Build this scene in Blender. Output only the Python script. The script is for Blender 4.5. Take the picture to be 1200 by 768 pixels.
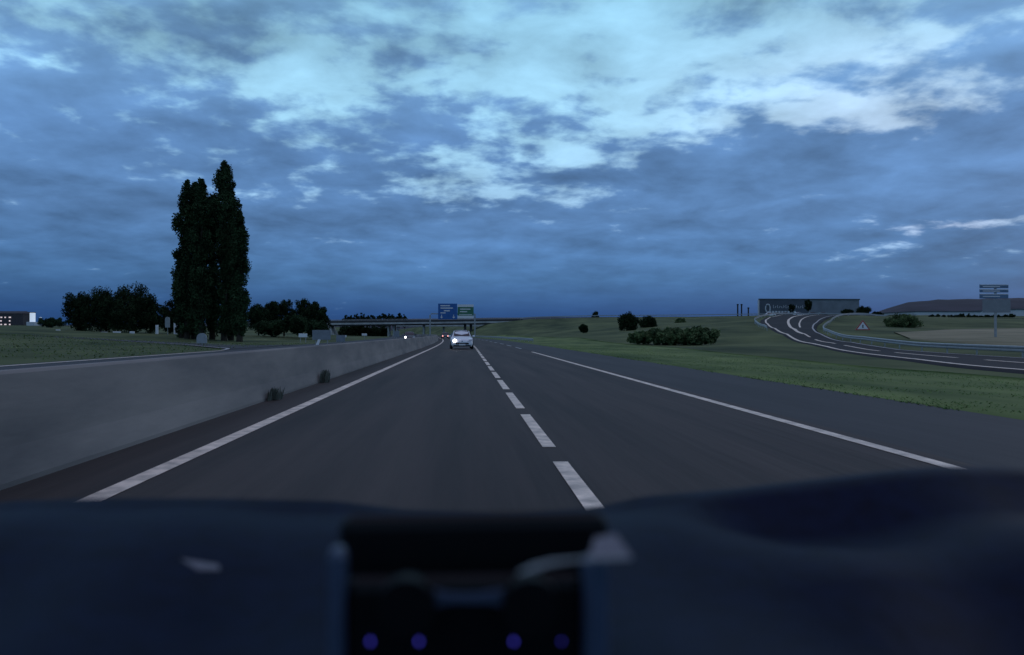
import bpy, bmesh, math, random
import numpy as np
from mathutils import Matrix, Vector
R = math.radians
random.seed(7); rng = np.random.default_rng(7)
for o in list(bpy.data.objects): bpy.data.objects.remove(o)
S = bpy.context.scene
COL = S.collection

# ------------------------------------------------------------------ camera
FPX = 937.0                                    # focal length in pixels of the 1200 px wide photograph
CAM = Vector((0, 0, 1.2))
YAW = -math.atan(55/FPX); PITCH = math.atan(7/FPX)
cd = bpy.data.cameras.new('camera'); cam = bpy.data.objects.new('camera', cd); COL.objects.link(cam)
cam.location = CAM; cam.rotation_euler = (R(90)+PITCH, 0, YAW)
cd.sensor_width = 36; cd.lens = 36*FPX/1200; cd.clip_start = 0.05; cd.clip_end = 20000
cd.dof.use_dof = True; cd.dof.focus_distance = 45; cd.dof.aperture_fstop = 4.2
S.camera = cam
ROT = cam.rotation_euler.to_matrix()
def ray(px, py): return (ROT @ Vector(((px-600)/FPX, (384-py)/FPX, -1)))
def at(px, py, Y):
    d = ray(px, py); return CAM + d*(Y/d.y)

# ------------------------------------------------------------------ sky
EXPO = 0.0
S.view_settings.view_transform = 'Standard'; S.view_settings.look = 'None'
S.view_settings.exposure = EXPO; S.view_settings.gamma = 1; S.view_settings.use_curve_mapping = False
SUN_EL, SUN_AZ = R(14), R(48)                 # behind the clouds, ahead on the right
W = bpy.data.worlds.new('World'); S.world = W; W.use_nodes = True
nt = W.node_tree; N = nt.nodes; L = nt.links; N.clear()
def lin(c): return tuple(((v/255)/12.92 if v/255 <= .04045 else ((v/255+.055)/1.055)**2.4) for v in c)
def link(a, b): L.new(a, b)
def M(op, a, b=None, c=None, clamp=False):
    n = N.new('ShaderNodeMath'); n.operation = op; n.use_clamp = clamp
    for i, v in enumerate((a, b, c)):
        if v is None: continue
        if isinstance(v, (int, float)): n.inputs[i].default_value = v
        else: L.new(v, n.inputs[i])
    return n.outputs[0]
def gauss(az, el, a0, e0, sa, se, amp):
    da = M('DIVIDE', M('SUBTRACT', az, a0), sa); de = M('DIVIDE', M('SUBTRACT', el, e0), se)
    q = M('ADD', M('MULTIPLY', da, da), M('MULTIPLY', de, de))
    return M('MULTIPLY', M('EXPONENT', M('MULTIPLY', q, -1)), amp)
def ramp(fac, stops, interp='LINEAR'):
    n = N.new('ShaderNodeValToRGB'); n.color_ramp.interpolation = interp
    e = n.color_ramp.elements
    while len(e) > 1: e.remove(e[0])
    e[0].position = stops[0][0]; e[0].color = (*lin(stops[0][1]), 1)
    for p, c in stops[1:]:
        k = e.new(p); k.color = (*lin(c), 1)
    L.new(fac, n.inputs[0]); return n.outputs[0]
def mix(f, a, b):
    n = N.new('ShaderNodeMix'); n.data_type = 'RGBA'
    if isinstance(f, (int, float)): n.inputs[0].default_value = f
    else: L.new(f, n.inputs[0])
    L.new(a, n.inputs[6]); L.new(b, n.inputs[7]); return n.outputs[2]
def noise(vec, sc, det, rough, dist=0, loc=(0,0,0), stretch=(1,1,1)):
    m = N.new('ShaderNodeMapping'); m.inputs['Location'].default_value = loc; m.inputs['Scale'].default_value = stretch
    L.new(vec, m.inputs[0])
    n = N.new('ShaderNodeTexNoise'); n.inputs['Scale'].default_value = sc; n.inputs['Detail'].default_value = det
    n.inputs['Roughness'].default_value = rough; n.inputs['Distortion'].default_value = dist
    L.new(m.outputs[0], n.inputs[0]); return n.outputs[0]
tc = N.new('ShaderNodeTexCoord'); sep = N.new('ShaderNodeSeparateXYZ'); L.new(tc.outputs['Generated'], sep.inputs[0])
X, Yc, Z = sep.outputs
az = M('ARCTAN2', X, Yc); el = M('ARCSINE', Z)
vec = tc.outputs['Generated']
def pa(px): return math.atan((px-545)/FPX)
def pe(px, py): d = ray(px, py).normalized(); return math.atan2(d.x, d.y), math.asin(d.z)
def G(px, py, wx, wy, amp):
    a, e = pe(px, py); return gauss(az, el, a, e, wx/FPX, wy/FPX, amp)
n1 = noise(vec, 4.6, 5, .48, .0, (1.3, .2, 0), (1, 1, 2.6))
n2 = noise(vec, 13, 4, .5, .0, (4.3, 2.2, 1), (1, 1, 2.4))
n3 = noise(vec, 2.4, 4, .5, .2, (9.1, 3.2, 5), (1, 1, 4.0))
# clouds lie on a plane high above, so they crowd together towards the horizon
zq = M('ADD', M('MAXIMUM', Z, 0), .20)
cmb = N.new('ShaderNodeCombineXYZ'); L.new(M('DIVIDE', X, zq), cmb.inputs[0]); L.new(M('DIVIDE', Yc, zq), cmb.inputs[1])
n4 = noise(cmb.outputs[0], 4.2, 6, .55, .15, (3.1, 7.7, 0), (1, 1, 1))
n5 = noise(cmb.outputs[0], 11, 4, .5, .1, (8.1, 1.7, 0), (1, 1, 1))
def C0(n, k): return M('MULTIPLY', M('SUBTRACT', n, .5), k)
base = M('ADD', M('ADD', C0(n1, .55), C0(n2, .45)), M('ADD', C0(n4, 1.05), C0(n5, .6)))
base = M('ADD', base, .50)
# positive = clear sky breaking through, negative = cloud
blobs = [(760, 55, 440, 60, .22), (330, 60, 110, 45, .10), (90, 190, 170, 70, -.10), (420, 130, 160, 40, .03), (1090, 45, 130, 34, .07), (1150, 125, 90, 28, .10), (60, 25, 240, 20, .12), (300, 100, 120, 14, .06), (860, 90, 160, 40, .08), (620, 178, 120, 30, .17), (520, 215, 80, 22, .10), (300, 140, 140, 34, .06),
         (985, 128, 190, 30, .19), (690, 130, 110, 36, .12), (1190, 75, 36, 40, -.26), (60, 85, 130, 60, -.05), (160, 150, 60, 14, .07),
         (900, 210, 260, 48, -.24), (1130, 195, 120, 35, -.14), (250, 240, 320, 60, -.10), (500, 160, 60, 10, -.1), (640, 130, 110, 12, -.14),
         (740, 247, 32, 6, .25), (1100, 266, 62, 9, .27), (1185, 258, 26, 5, .22), (585, 232, 70, 11, .13), (1050, 300, 70, 10, .1), (60, 200, 80, 40, -.03),
         (820, 95, 60, 9, -.10), (1050, 90, 130, 14, -.08), (480, 75, 40, 8, -.16), (610, 118, 70, 8, -.12), (920, 150, 60, 6, -.1)]
acc = base
for b in blobs: acc = M('ADD', acc, G(*b))
low = M('MULTIPLY', M('SUBTRACT', .17, el), 2.0)      # less and less clear towards the horizon
low = M('MAXIMUM', low, 0)
acc = M('SUBTRACT', acc, low)
mr = N.new('ShaderNodeMapRange'); mr.interpolation_type = 'SMOOTHSTEP'
mr.inputs['From Min'].default_value = .46; mr.inputs['From Max'].default_value = .76
L.new(acc, mr.inputs[0]); clear = mr.outputs[0]
ef = M('DIVIDE', el, .42, clamp=True)
cloud = ramp(ef, [(0, (32, 66, 118)), (.06, (42, 80, 134)), (.16, (72, 115, 165)), (.34, (91, 132, 183)), (.55, (100, 143, 196)), (.8, (116, 162, 210)), (1, (124, 174, 212))])
sky = ramp(ef, [(0, (90, 130, 175)), (.3, (158, 198, 236)), (.6, (162, 214, 244)), (1, (142, 196, 226))])
# pale, faintly pink light towards the hidden sun on the right
pink = ramp(ef, [(0, (150, 180, 220)), (.4, (192, 212, 244)), (1, (160, 200, 226))])
rightw = M('ADD', G(1060, 130, 230, 110, .8), G(1110, 266, 60, 12, .8), clamp=True)
skyc = mix(rightw, sky, pink)
col = mix(clear, cloud, skyc)
# soft light and dark billows inside the cloud
bil = M('ADD', M('MULTIPLY', M('SUBTRACT', n4, .5), 1.3), M('MULTIPLY', M('SUBTRACT', n3, .5), 1.3))
bil = M('ADD', M('MULTIPLY', bil, M('DIVIDE', el, .10, clamp=True)), 1.0)
bil = M('ADD', bil, G(700, 320, 500, 55, .10)); bil = M('ADD', bil, G(100, 300, 260, 70, -.16))
vm = N.new('ShaderNodeVectorMath'); vm.operation = 'SCALE'; L.new(col, vm.inputs[0]); L.new(bil, vm.inputs['Scale'])
mo = N.new('ShaderNodeMapRange'); mo.interpolation_type = 'SMOOTHSTEP'; mo.inputs['From Min'].default_value = .44; mo.inputs['From Max'].default_value = .85; L.new(el, mo.inputs[0])
ovr = N.new('ShaderNodeRGB'); ovr.outputs[0].default_value = (*lin((146, 144, 178)), 1)      # unseen sky overhead, added in grey-lavender to tint the light on the ground
vmo = mix(mo.outputs[0], vm.outputs[0], ovr.outputs[0])
sk = N.new('ShaderNodeTexSky'); sk.sky_type = 'NISHITA'; sk.sun_disc = False
sk.sun_elevation = SUN_EL; sk.sun_rotation = SUN_AZ
sv = N.new('ShaderNodeVectorMath'); sv.operation = 'SCALE'; L.new(sk.outputs[0], sv.inputs[0]); sv.inputs['Scale'].default_value = .01
cv = N.new('ShaderNodeVectorMath'); cv.operation = 'SCALE'; L.new(vmo, cv.inputs[0]); cv.inputs['Scale'].default_value = 9.6
av = N.new('ShaderNodeVectorMath'); av.operation = 'ADD'; L.new(sv.outputs[0], av.inputs[0]); L.new(cv.outputs[0], av.inputs[1])
bg = N.new('ShaderNodeBackground'); bg.inputs['Strength'].default_value = .1; L.new(av.outputs[0], bg.inputs[0])
ow = N.new('ShaderNodeOutputWorld'); L.new(bg.outputs[0], ow.inputs[0])
sl = bpy.data.lights.new('sun', 'SUN'); sl.energy = .12; sl.angle = R(20); sl.color = (1, .9, .85)
so = bpy.data.objects.new('sun', sl); COL.objects.link(so)
so.rotation_euler = Vector((math.sin(SUN_AZ)*math.cos(SUN_EL), math.cos(SUN_AZ)*math.cos(SUN_EL), math.sin(SUN_EL))).to_track_quat('Z', 'Y').to_euler()

# ------------------------------------------------------------------ materials
def mat(name, c, rough=.8, var=0., scale=5., spec=.3, metal=0., emit=None, es=0., stretch=(1,1,1), bump=0., c2=None, det=5):
    m = bpy.data.materials.new(name); m.use_nodes = True
    t = m.node_tree; b = t.nodes['Principled BSDF']
    b.inputs['Roughness'].default_value = rough; b.inputs['Metallic'].default_value = metal
    b.inputs['Specular IOR Level'].default_value = spec
    b.inputs['Base Color'].default_value = (*c, 1)
    if emit: b.inputs['Emission Color'].default_value = (*emit, 1); b.inputs['Emission Strength'].default_value = es
    if var or c2:
        g = t.nodes.new('ShaderNodeNewGeometry'); mp = t.nodes.new('ShaderNodeMapping'); mp.inputs['Scale'].default_value = stretch
        t.links.new(g.outputs['Position'], mp.inputs[0])
        n = t.nodes.new('ShaderNodeTexNoise'); n.inputs['Scale'].default_value = scale; n.inputs['Detail'].default_value = det; n.inputs['Roughness'].default_value = .6
        t.links.new(mp.outputs[0], n.inputs[0])
        r = t.nodes.new('ShaderNodeValToRGB'); r.color_ramp.elements[0].position = .32; r.color_ramp.elements[1].position = .68
        a = c; z = c2 if c2 else c
        r.color_ramp.elements[0].color = (*[v*(1-var) for v in a], 1); r.color_ramp.elements[1].color = (*[v*(1+var) for v in z], 1)
        t.links.new(n.outputs[0], r.inputs[0]); t.links.new(r.outputs[0], b.inputs['Base Color'])
        if bump:
            n2 = t.nodes.new('ShaderNodeTexNoise'); n2.inputs['Scale'].default_value = scale*6; n2.inputs['Detail'].default_value = 6
            t.links.new(mp.outputs[0], n2.inputs[0])
            bp = t.nodes.new('ShaderNodeBump'); bp.inputs['Strength'].default_value = bump; bp.inputs['Distance'].default_value = .03
            t.links.new(n2.outputs[0], bp.inputs['Height']); t.links.new(bp.outputs[0], b.inputs['Normal'])
    return m
MT = dict(
 asphalt=mat('asphalt', (.032, .0245, .0225), .8, .3, .55, stretch=(2.2, .10, 1), bump=.5, c2=(.050, .038, .033), det=9),
 asphalt2=mat('dark_asphalt', (.024, .022, .025), .85, .2, .4, bump=.2, spec=.15),
 shoulder=mat('shoulder_asphalt', (.040, .039, .041), .8, .22, .5, stretch=(1.6, .15, 1), bump=.25),
 paint=mat('road_paint', (.56, .47, .38), .6, .25, 3.5, c2=(.82, .68, .54), det=9),
 paint2=mat('worn_road_paint', (.38, .37, .36), .7, .3, 3),
 grass=mat('grass', (.050, .076, .032), .95, .3, .12, spec=.1, c2=(.105, .125, .052), det=8, stretch=(1, .5, 1)),
 verge=mat('verge', (.075, .125, .040), .95, .25, .3, spec=.1, c2=(.155, .20, .070), det=8, stretch=(1, .3, 1)),
 blade=mat('grass_blades', (.11, .19, .06), .95, .2, .5, spec=.05, c2=(.17, .25, .085)),
 field=mat('stubble', (.20, .19, .115), .95, .15, .1, spec=.1, c2=(.28, .25, .16)),
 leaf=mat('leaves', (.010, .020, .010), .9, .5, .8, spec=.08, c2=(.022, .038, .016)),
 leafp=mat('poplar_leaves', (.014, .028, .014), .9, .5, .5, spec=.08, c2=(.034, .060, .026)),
 leafb=mat('bush_leaves', (.065, .095, .042), .9, .35, .8, spec=.08, c2=(.115, .155, .065)),
 bark=mat('bark', (.04, .03, .022), .9, .3, 6),
 concrete=mat('concrete', (.165, .16, .155), .85, .22, .7, stretch=(1, .25, 1.3), bump=.4, c2=(.25, .225, .20), det=8),
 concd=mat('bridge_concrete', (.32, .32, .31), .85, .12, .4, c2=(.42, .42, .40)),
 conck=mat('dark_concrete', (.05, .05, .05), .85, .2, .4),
 galv=mat('galvanised', (.32, .33, .33), .45, .12, 3, metal=.3),
 white=mat('white_paint', (.72, .72, .72), .3, .04, 3, spec=.5),
 carw=mat('white_car_paint', (.80, .80, .82), .25, .03, 3, spec=.5),
 black=mat('black_plastic', (.012, .012, .013), .5),
 glass=mat('dark_glass', (.012, .015, .02), .08, spec=.6),
 rubber=mat('rubber', (.015, .015, .015), .85),
 chrome=mat('chrome', (.6, .6, .62), .18, metal=1),
 lamp=mat('lit_headlamp', (1, 1, 1), .3, emit=(1, .96, .98), es=9),
 lampoff=mat('headlamp_glass', (.35, .37, .4), .12, spec=.6),
 tail=mat('lit_tail_lamp', (.8, .2, .15), .3, emit=(1, .42, .38), es=2.2),
 blue=mat('blue_sign', (.03, .12, .34), .5, .1, 1),
 green=mat('green_sign', (.05, .17, .10), .5, .1, 1),
 swhite=mat('sign_lettering', (.7, .7, .7), .5),
 sgrey=mat('sign_back', (.20, .22, .24), .55, .1, 2),
 clad=mat('warehouse_cladding', (.16, .18, .20), .6, .1, .2, c2=(.19, .21, .23)),
 clad2=mat('dark_cladding', (.075, .09, .11), .6, .1, .2),
 whall=mat('pale_hall_cladding', (.52, .54, .56), .6, .06, .2),
 winlit=mat('lit_window', (.8, .7, .7), .4, emit=(1, .80, .78), es=.5),
 towlit=mat('lit_tower_glass', (.8, .85, .9), .4, emit=(.75, .86, 1), es=.5),
 wallb=mat('dark_render', (.06, .055, .06), .8, .1, 1),
 roofb=mat('dark_roof', (.05, .042, .045), .8, .1, 1),
 red=mat('red_border', (.40, .10, .08), .5),
 dash=mat('dashboard_plastic', (.0018, .0042, .017), .6, .15, 60, spec=.06, c2=(.0026, .0062, .024)),
 body=mat('own_car_paint', (.012, .02, .045), .3, spec=.5),
 dev=mat('device_black', (.003, .003, .004), .45, spec=.15),
 clamp=mat('clamp_plastic', (.045, .065, .11), .4, spec=.4),
 led=mat('blue_led', (.02, .02, .3), .3, emit=(.10, .09, .95), es=1.0),
 paper=mat('pale_card_and_reflection', (.16, .16, .18), .7, .1, 30),
 weed=mat('dusty_weed', (.11, .12, .095), .9, .2, 4),
 hill=mat('far_wood', (.030, .030, .042), .95, .25, .01, c2=(.040, .036, .050)),  # bluish purple of distance haze is mixed into the wood colour
)

# ------------------------------------------------------------------ mesh helpers
def new(name, v, f, m, parent=None, smooth=False):
    me = bpy.data.meshes.new(name)
    me.from_pydata([tuple(p) for p in v], [], f); me.update()
    ms = m if isinstance(m, (list, tuple)) else [m]
    for q in ms: me.materials.append(q)
    if smooth: me.polygons.foreach_set('use_smooth', [True]*len(me.polygons))
    o = bpy.data.objects.new(name, me); COL.objects.link(o)
    if parent: o.parent = parent
    return o
def tag(o, label, cat, group=None):
    o['label'] = label; o['category'] = cat
    if group: o['group'] = group
    return o
def thing(name, label, cat, loc=(0,0,0), rz=0, group=None):
    o = bpy.data.objects.new(name, None); COL.objects.link(o); o.location = loc; o.rotation_euler = (0, 0, rz)
    return tag(o, label, cat, group)
def struct(o): o['kind'] = 'structure'; return o
class MB:
    def __init__(s): s.v = []; s.f = []
    def add(s, v, f):
        n = len(s.v); s.v += [tuple(p) for p in v]; s.f += [tuple(i+n for i in q) for q in f]; return s
    def box(s, c, d, rz=0, bev=0, rx=0):
        x, y, z = [k/2 for k in d]
        m = Matrix.Translation(c) @ Matrix.Rotation(rz, 4, 'Z') @ Matrix.Rotation(rx, 4, 'X')
        if bev:
            bm = bmesh.new(); bmesh.ops.create_cube(bm, size=1)
            for v in bm.verts: v.co = Vector((v.co.x*d[0], v.co.y*d[1], v.co.z*d[2]))
            bmesh.ops.bevel(bm, geom=bm.edges[:], offset=bev, segments=2, affect='EDGES', profile=.5)
            s.add([m @ v.co for v in bm.verts], [[q.index for q in f.verts] for f in bm.faces]); bm.free(); return s
        p = [(-x,-y,-z),(x,-y,-z),(x,y,-z),(-x,y,-z),(-x,-y,z),(x,-y,z),(x,y,z),(-x,y,z)]
        return s.add([m @ Vector(q) for q in p], [(3,2,1,0),(4,5,6,7),(0,1,5,4),(1,2,6,5),(2,3,7,6),(3,0,4,7)])
    def tube(s, pts, rad, n=8):
        pts = [Vector(p) for p in pts]; rs = rad if isinstance(rad, (list, tuple)) else [rad]*len(pts); v = []
        for i, p in enumerate(pts):
            d = (pts[min(i+1, len(pts)-1)]-pts[max(i-1, 0)]).normalized()
            a = d.cross(Vector((0,0,1)) if abs(d.z) < .9 else Vector((1,0,0))).normalized(); b = d.cross(a)
            v += [p+(a*math.cos(t)+b*math.sin(t))*rs[i] for t in [2*math.pi*k/n for k in range(n)]]
        f = [(i*n+k, i*n+(k+1)%n, (i+1)*n+(k+1)%n, (i+1)*n+k) for i in range(len(pts)-1) for k in range(n)]
        f += [tuple(range(n))[::-1], tuple(range((len(pts)-1)*n, len(pts)*n))]
        return s.add(v, f)
    def prism(s, prof, a, b):       # prof: closed loop of 3D offsets, extruded from a to b
        n = len(prof); v = [Vector(a)+Vector(p) for p in prof]+[Vector(b)+Vector(p) for p in prof]
        return s.add(v, [(k, (k+1)%n, n+(k+1)%n, n+k) for k in range(n)]+[tuple(range(n))[::-1], tuple(range(n, 2*n))])
    def build(s, name, m, parent=None, smooth=False): return new(name, s.v, s.f, m, parent, smooth)

# ------------------------------------------------------------------ terrain
def cx(Y):                                      # the motorway bends left beyond 60 m
    if Y < 60: return 0.
    if Y < 420: return -.00018*(Y-60)**2
    return -.00018*360**2 - .1296*(Y-420)
def sm(a, b, x): t = min(1, max(0, (x-a)/(b-a))); return t*t*(3-2*t)
RL = [(14.5,-25,0),(15,0,0),(15.6,12,0),(17.2,24,0),(23,46,.0),(32,74,.32),(42.5,109,1.9),(56,149,3.75),(72,182,5.5),(95,206,6.1),(130,226,5.9),(180,245,5.9)]
RR = [(23.5,-25,0),(24,0,0),(24.8,15,0),(26.3,34,0),(29.8,53,.05),(38.6,83,.75),(50,112,1.9),(66,144,3.6),(81,170,5.1),(102,191,5.8),(134,213,5.6),(184,232,5.6)]
ctrl = []
for P in (RL, RR):
    for i in range(len(P)-1):
        a, b = P[i], P[i+1]
        for t in (0, .5): ctrl.append(tuple(a[k]*(1-t)+b[k]*t for k in range(3)))
def pxc(px, py, Y): p = at(px, py, Y); ctrl.append((p.x, p.y, p.z))
for a in [(1200,388,95),(1120,386,115),(1060,384,130),(1200,374,180),(1100,373,200),(1030,373,190),(1200,373,260),(1300,376,200),
          (620,374,320),(700,372,322),(800,371.5,325),(890,370,328),(960,369.5,330),(1060,371,330),(1200,372,330),
          (700,391,150),(760,388,150),(820,381,170),(860,384,120),(700,382,230),(780,379,230),(860,376,220),
          (783,404.5,82),(830,404.5,84),(748,403,86),(910,369,420),(1000,368.5,420),(1100,371,450),(1200,371.5,450),
          (100,388,130),(0,386,110),(50,384,170),(0,383,200),(130,389,150),(250,399,124),(300,398,140),(200,389,170),(330,394,175),(380,396,190),
          (0,381,500),(60,383,400),(200,384,320),(330,386,320),(395,395,300),(430,395,300),(450,395,340),(400,395,345),(420,394,400)]: pxc(*a)
ctrl += [(-19,y,0) for y in (-30,0,20,40,60,75)]+[(-30,20,.15),(-30,0,.1),(-40,45,.9),(-46,70,1.5),(-60,60,2.0),(-90,60,2.3),(-26,86,0),(-30,62,.3),(-40,110,.0)]
ctrl += [(9,y,0) for y in (-30,-5,15,35,60)]+[(13,y,-.12) for y in (0,15,30)]+[(40,0,0),(60,20,.1),(50,60,.4),(80,0,0)]
ctrl += [(cx(y)+12,y,.0) for y in (100,140,180,230)]+[(cx(y)-22,y,.0) for y in (110,160,220,290)]+[(cx(y)+14,y,4.2) for y in (318,345)]
for x in (-1200,-600,0,600,1200):
    ctrl += [(x,-600,0),(x,900,8),(x,1500,8)]
ctrl += [(-1200,200,6),(1200,200,6)]
C = np.array(ctrl); SC = 100.
D = np.sqrt(((C[:,None,:2]-C[None,:,:2])**2).sum(-1))/SC
A = np.block([[D+np.eye(len(C))*-.004, np.c_[np.ones(len(C)), C[:,:2]/1000]], [np.c_[np.ones(len(C)), C[:,:2]/1000].T, np.zeros((3,3))]])
wts = np.linalg.solve(A, np.r_[C[:,2], 0,0,0])
def H0(x, y):
    x = np.asarray(x, float); y = np.asarray(y, float); sh = x.shape; x = x.ravel(); y = y.ravel(); out = np.empty(len(x))
    for i in range(0, len(x), 20000):
        a = x[i:i+20000]; b = y[i:i+20000]
        out[i:i+20000] = (np.sqrt((a[:,None]-C[:,0])**2+(b[:,None]-C[:,1])**2)/SC) @ wts[:-3] + wts[-3]+wts[-2]*a/1000+wts[-1]*b/1000
    return out.reshape(sh)
def HH(x, y):                                   # terrain height, flattened under the motorway
    x = np.asarray(x, float); y = np.asarray(y, float); h = H0(x, y)
    c = np.vectorize(cx)(y); u = x-c
    dist = np.maximum(np.maximum(u-8.0, -17.6-u), 0)
    w = np.clip(dist/np.where(y > 290, 16, 7), 0, 1); w = w*w*(3-2*w)
    return h*w
def hz(x, y): return float(HH(np.array([x]), np.array([y]))[0])
def hit(px, py, off=0.):                        # where a sight line meets the ground
    d = ray(px, py); Ys = np.concatenate([np.arange(8, 120, .5), np.arange(120, 700, 2)])
    P = np.array([[CAM.x+d.x*(t/d.y), t, CAM.z+d.z*(t/d.y)] for t in Ys])
    g = P[:,2]-HH(P[:,0], P[:,1])
    k = np.where(g < 0)[0]
    if len(k) == 0: return P[-1]
    k = k[0]; t = g[k-1]/(g[k-1]-g[k]) if k else 0
    return P[k-1]*(1-t)+P[k]*t if k else P[0]
def axis(a, b, fine0, fine1, st, grow=1.12):
    v = list(np.arange(fine0, fine1+st, st)); s = st
    while v[-1] < b: s *= grow; v.append(v[-1]+s)
    s = st
    while v[0] > a: s *= grow; v.insert(0, v[0]-s)
    return np.array(v)
xs = axis(-9000, 9000, -60, 110, 1.0, 1.06); ys = axis(-3000, 9000, -5, 240, 1.2, 1.05)
GX, GY = np.meshgrid(xs, ys); GZ = HH(GX, GY)-.05
fall = np.clip((np.hypot(GX, GY)-700)/3000, 0, 1); GZ = GZ*(1-fall)
GZ += np.where(np.abs(GX) > 0, 0, 0)
nx, ny = len(xs), len(ys)
me = bpy.data.meshes.new('ground')
V = np.c_[GX.ravel(), GY.ravel(), GZ.ravel()]
i = np.arange(ny-1)[:,None]*nx+np.arange(nx-1)[None,:]; F = np.stack([i, i+1, i+nx+1, i+nx], -1).reshape(-1, 4)
me.vertices.add(len(V)); me.vertices.foreach_set('co', V.ravel().astype(np.float32))
me.loops.add(F.size); me.loops.foreach_set('vertex_index', F.ravel().astype(np.int32))
me.polygons.add(len(F)); me.polygons.foreach_set('loop_start', np.arange(0, F.size, 4, dtype=np.int32)); me.polygons.foreach_set('loop_total', np.full(len(F), 4, np.int32))
me.update(calc_edges=True); me.polygons.foreach_set('use_smooth', [True]*len(me.polygons))
me.materials.append(MT['grass']); gr = bpy.data.objects.new('ground', me); COL.objects.link(gr); struct(gr)

def strip(name, us, y0, y1, z, m, step=4.):     # a band along the motorway; us = offsets from its curve
    n = max(2, int((y1-y0)/step)+1); v = []; f = []
    for k in range(n):
        y = y0+(y1-y0)*k/(n-1)
        for u in us: v.append((cx(y)+u, y, z))
    w = len(us)
    for k in range(n-1):
        for j in range(w-1): f.append((k*w+j, k*w+j+1, (k+1)*w+j+1, (k+1)*w+j))
    return new(name, v, f, m)
struct(strip('road', (-3.9, 4.6), -25, 560, .008, MT['asphalt']))
struct(strip('hard_shoulder', (4.6, 7.7), -25, 560, .008, MT['shoulder']))
struct(strip('opposite_carriageway', (-17.4, -3.9), -25, 560, .006, MT['shoulder']))
# painted marks
def marks(name, rects, m=MT['paint'], z=.014):
    b = MB()
    for (u0, u1, y0, y1) in rects:
        n = max(1, int((y1-y0)/4))
        for k in range(n):
            a = y0+(y1-y0)*k/n; c = y0+(y1-y0)*(k+1)/n
            b.add([(cx(a)+u0, a, z), (cx(a)+u1, a, z), (cx(c)+u1, c, z), (cx(c)+u0, c, z)], [(0,1,2,3)])
    return struct(b.build(name, m))
marks('left_edge_line', [(-2.75, -2.57, -20, 540)])
marks('right_edge_line', [(4.24, 4.40, -20, 51.5)])
marks('right_edge_dashes', [(4.29, 4.45, y, y+7) for y in range(62, 540, 13)], MT['paint2'])
# lane dashes (3 m dash, short gap)
d0 = FPX*1.2/(526-391)
marks('lane_dashes', [(.81, .95, d0+4.33*k, d0+3.38+4.33*k) for k in range(-4, 30)])
marks('lane_line', [(.81, .95, d0+4.33*30, 540)], MT['paint2'])
marks('opposite_edge_line', [(-17.0, -16.72, -20, 57)])
marks('opposite_lane_dashes', [(-10.6, -10.45, y, y+3) for y in range(-15, 400, 13)], MT['paint2'])

# a curved ribbon laid on the terrain
def cr(P, n):
    P = [np.array(p, float) for p in P]; out = []
    for i in range(len(P)-1):
        p0 = P[max(i-1,0)]; p1 = P[i]; p2 = P[i+1]; p3 = P[min(i+2, len(P)-1)]
        for k in range(n):
            t = k/n; out.append(.5*((2*p1)+(-p0+p2)*t+(2*p0-5*p1+4*p2-p3)*t*t+(-p0+3*p1-3*p2+p3)*t**3))
    out.append(P[-1]); return out
def ribbon(name, A, B, m, off, w=8, skirt=True):
    v = []; f = []
    pts = np.array([[a*(1-j/w)+b*(j/w) for j in range(w+1)] for a, b in zip(A, B)])
    z = HH(pts[:,:,0], pts[:,:,1])+off
    v = np.dstack([pts[:,:,0], pts[:,:,1], z]).reshape(-1, 3).tolist()
    for k in range(len(A)-1):
        for j in range(w): f.append((k*(w+1)+j, k*(w+1)+j+1, (k+1)*(w+1)+j+1, (k+1)*(w+1)+j))
    if skirt:
        for j, o_ in ((0, -1), (w, 1)):
            base = len(v)
            for k in range(len(A)):
                a = v[k*(w+1)+j]; c = v[k*(w+1)+w//2]; q = np.array(a)-np.array(c); q = q/np.linalg.norm(q[:2])*.5; v.append([a[0]+q[0], a[1]+q[1], a[2]-.2])
            for k in range(len(A)-1): f.append((k*(w+1)+j, (k+1)*(w+1)+j, base+k+1, base+k))
    return new(name, v, f, m, smooth=True)
def smooth(P, w=12):
    P = np.array(P); Q = np.pad(P, ((w, w), (0, 0)), 'reflect', reflect_type='odd'); return [Q[i:i+2*w+1].mean(0) for i in range(len(P))]
A_ = smooth(cr([p[:2] for p in RL], 20)); B_ = smooth(cr([p[:2] for p in RR], 20))
struct(ribbon('slip_road', A_, B_, MT['asphalt2'], .03, 10))
def linepts(pts, wd):                           # a painted line of ground width wd through the points
    c = cr([p[:2] for p in pts], 10); A = []; B = []
    for i, p in enumerate(c):
        d = c[min(i+1, len(c)-1)]-c[max(i-1, 0)]; d = d/np.linalg.norm(d); nrm = np.array([-d[1], d[0]])*wd/2
        A.append(p+nrm); B.append(p-nrm)
    return A, B
def rampline(name, fr0, fr1, i0, i1, wd, m=MT['paint'], dash=None):
    """line inside the slip road: lateral fraction fr, between stations i0..i1"""
    b = MB(); n = i1-i0; c = []
    for k in range(n+1):
        t = k/n; fr = fr0+(fr1-fr0)*t; c.append(A_[i0+k]*(1-fr)+B_[i0+k]*fr)
    segs = [(0, n)] if not dash else [(s, min(n, s+dash[0])) for s in range(0, n, dash[1])]
    for s, e in segs:
        q = c[s:e+1]
        if len(q) < 2: continue
        A, B = linepts(q, wd); vs = []; fs = []
        for a, bb in zip(A, B):
            for p in (a, bb): vs.append((p[0], p[1], hz(p[0], p[1])+.045))
        for k in range(len(A)-1): fs.append((2*k, 2*k+1, 2*k+3, 2*k+2))
        b.add(vs, fs)
    return struct(b.build(name, m))
NA = len(A_)-1
rampline('slip_road_left_line', .07, .07, 0, NA, .28)
rampline('slip_road_lane_line', .52, .50, 20, 118, .22, dash=(9, 12))
rampline('slip_road_right_line', .93, .93, 0, NA, .22, MT['paint2'])
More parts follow.
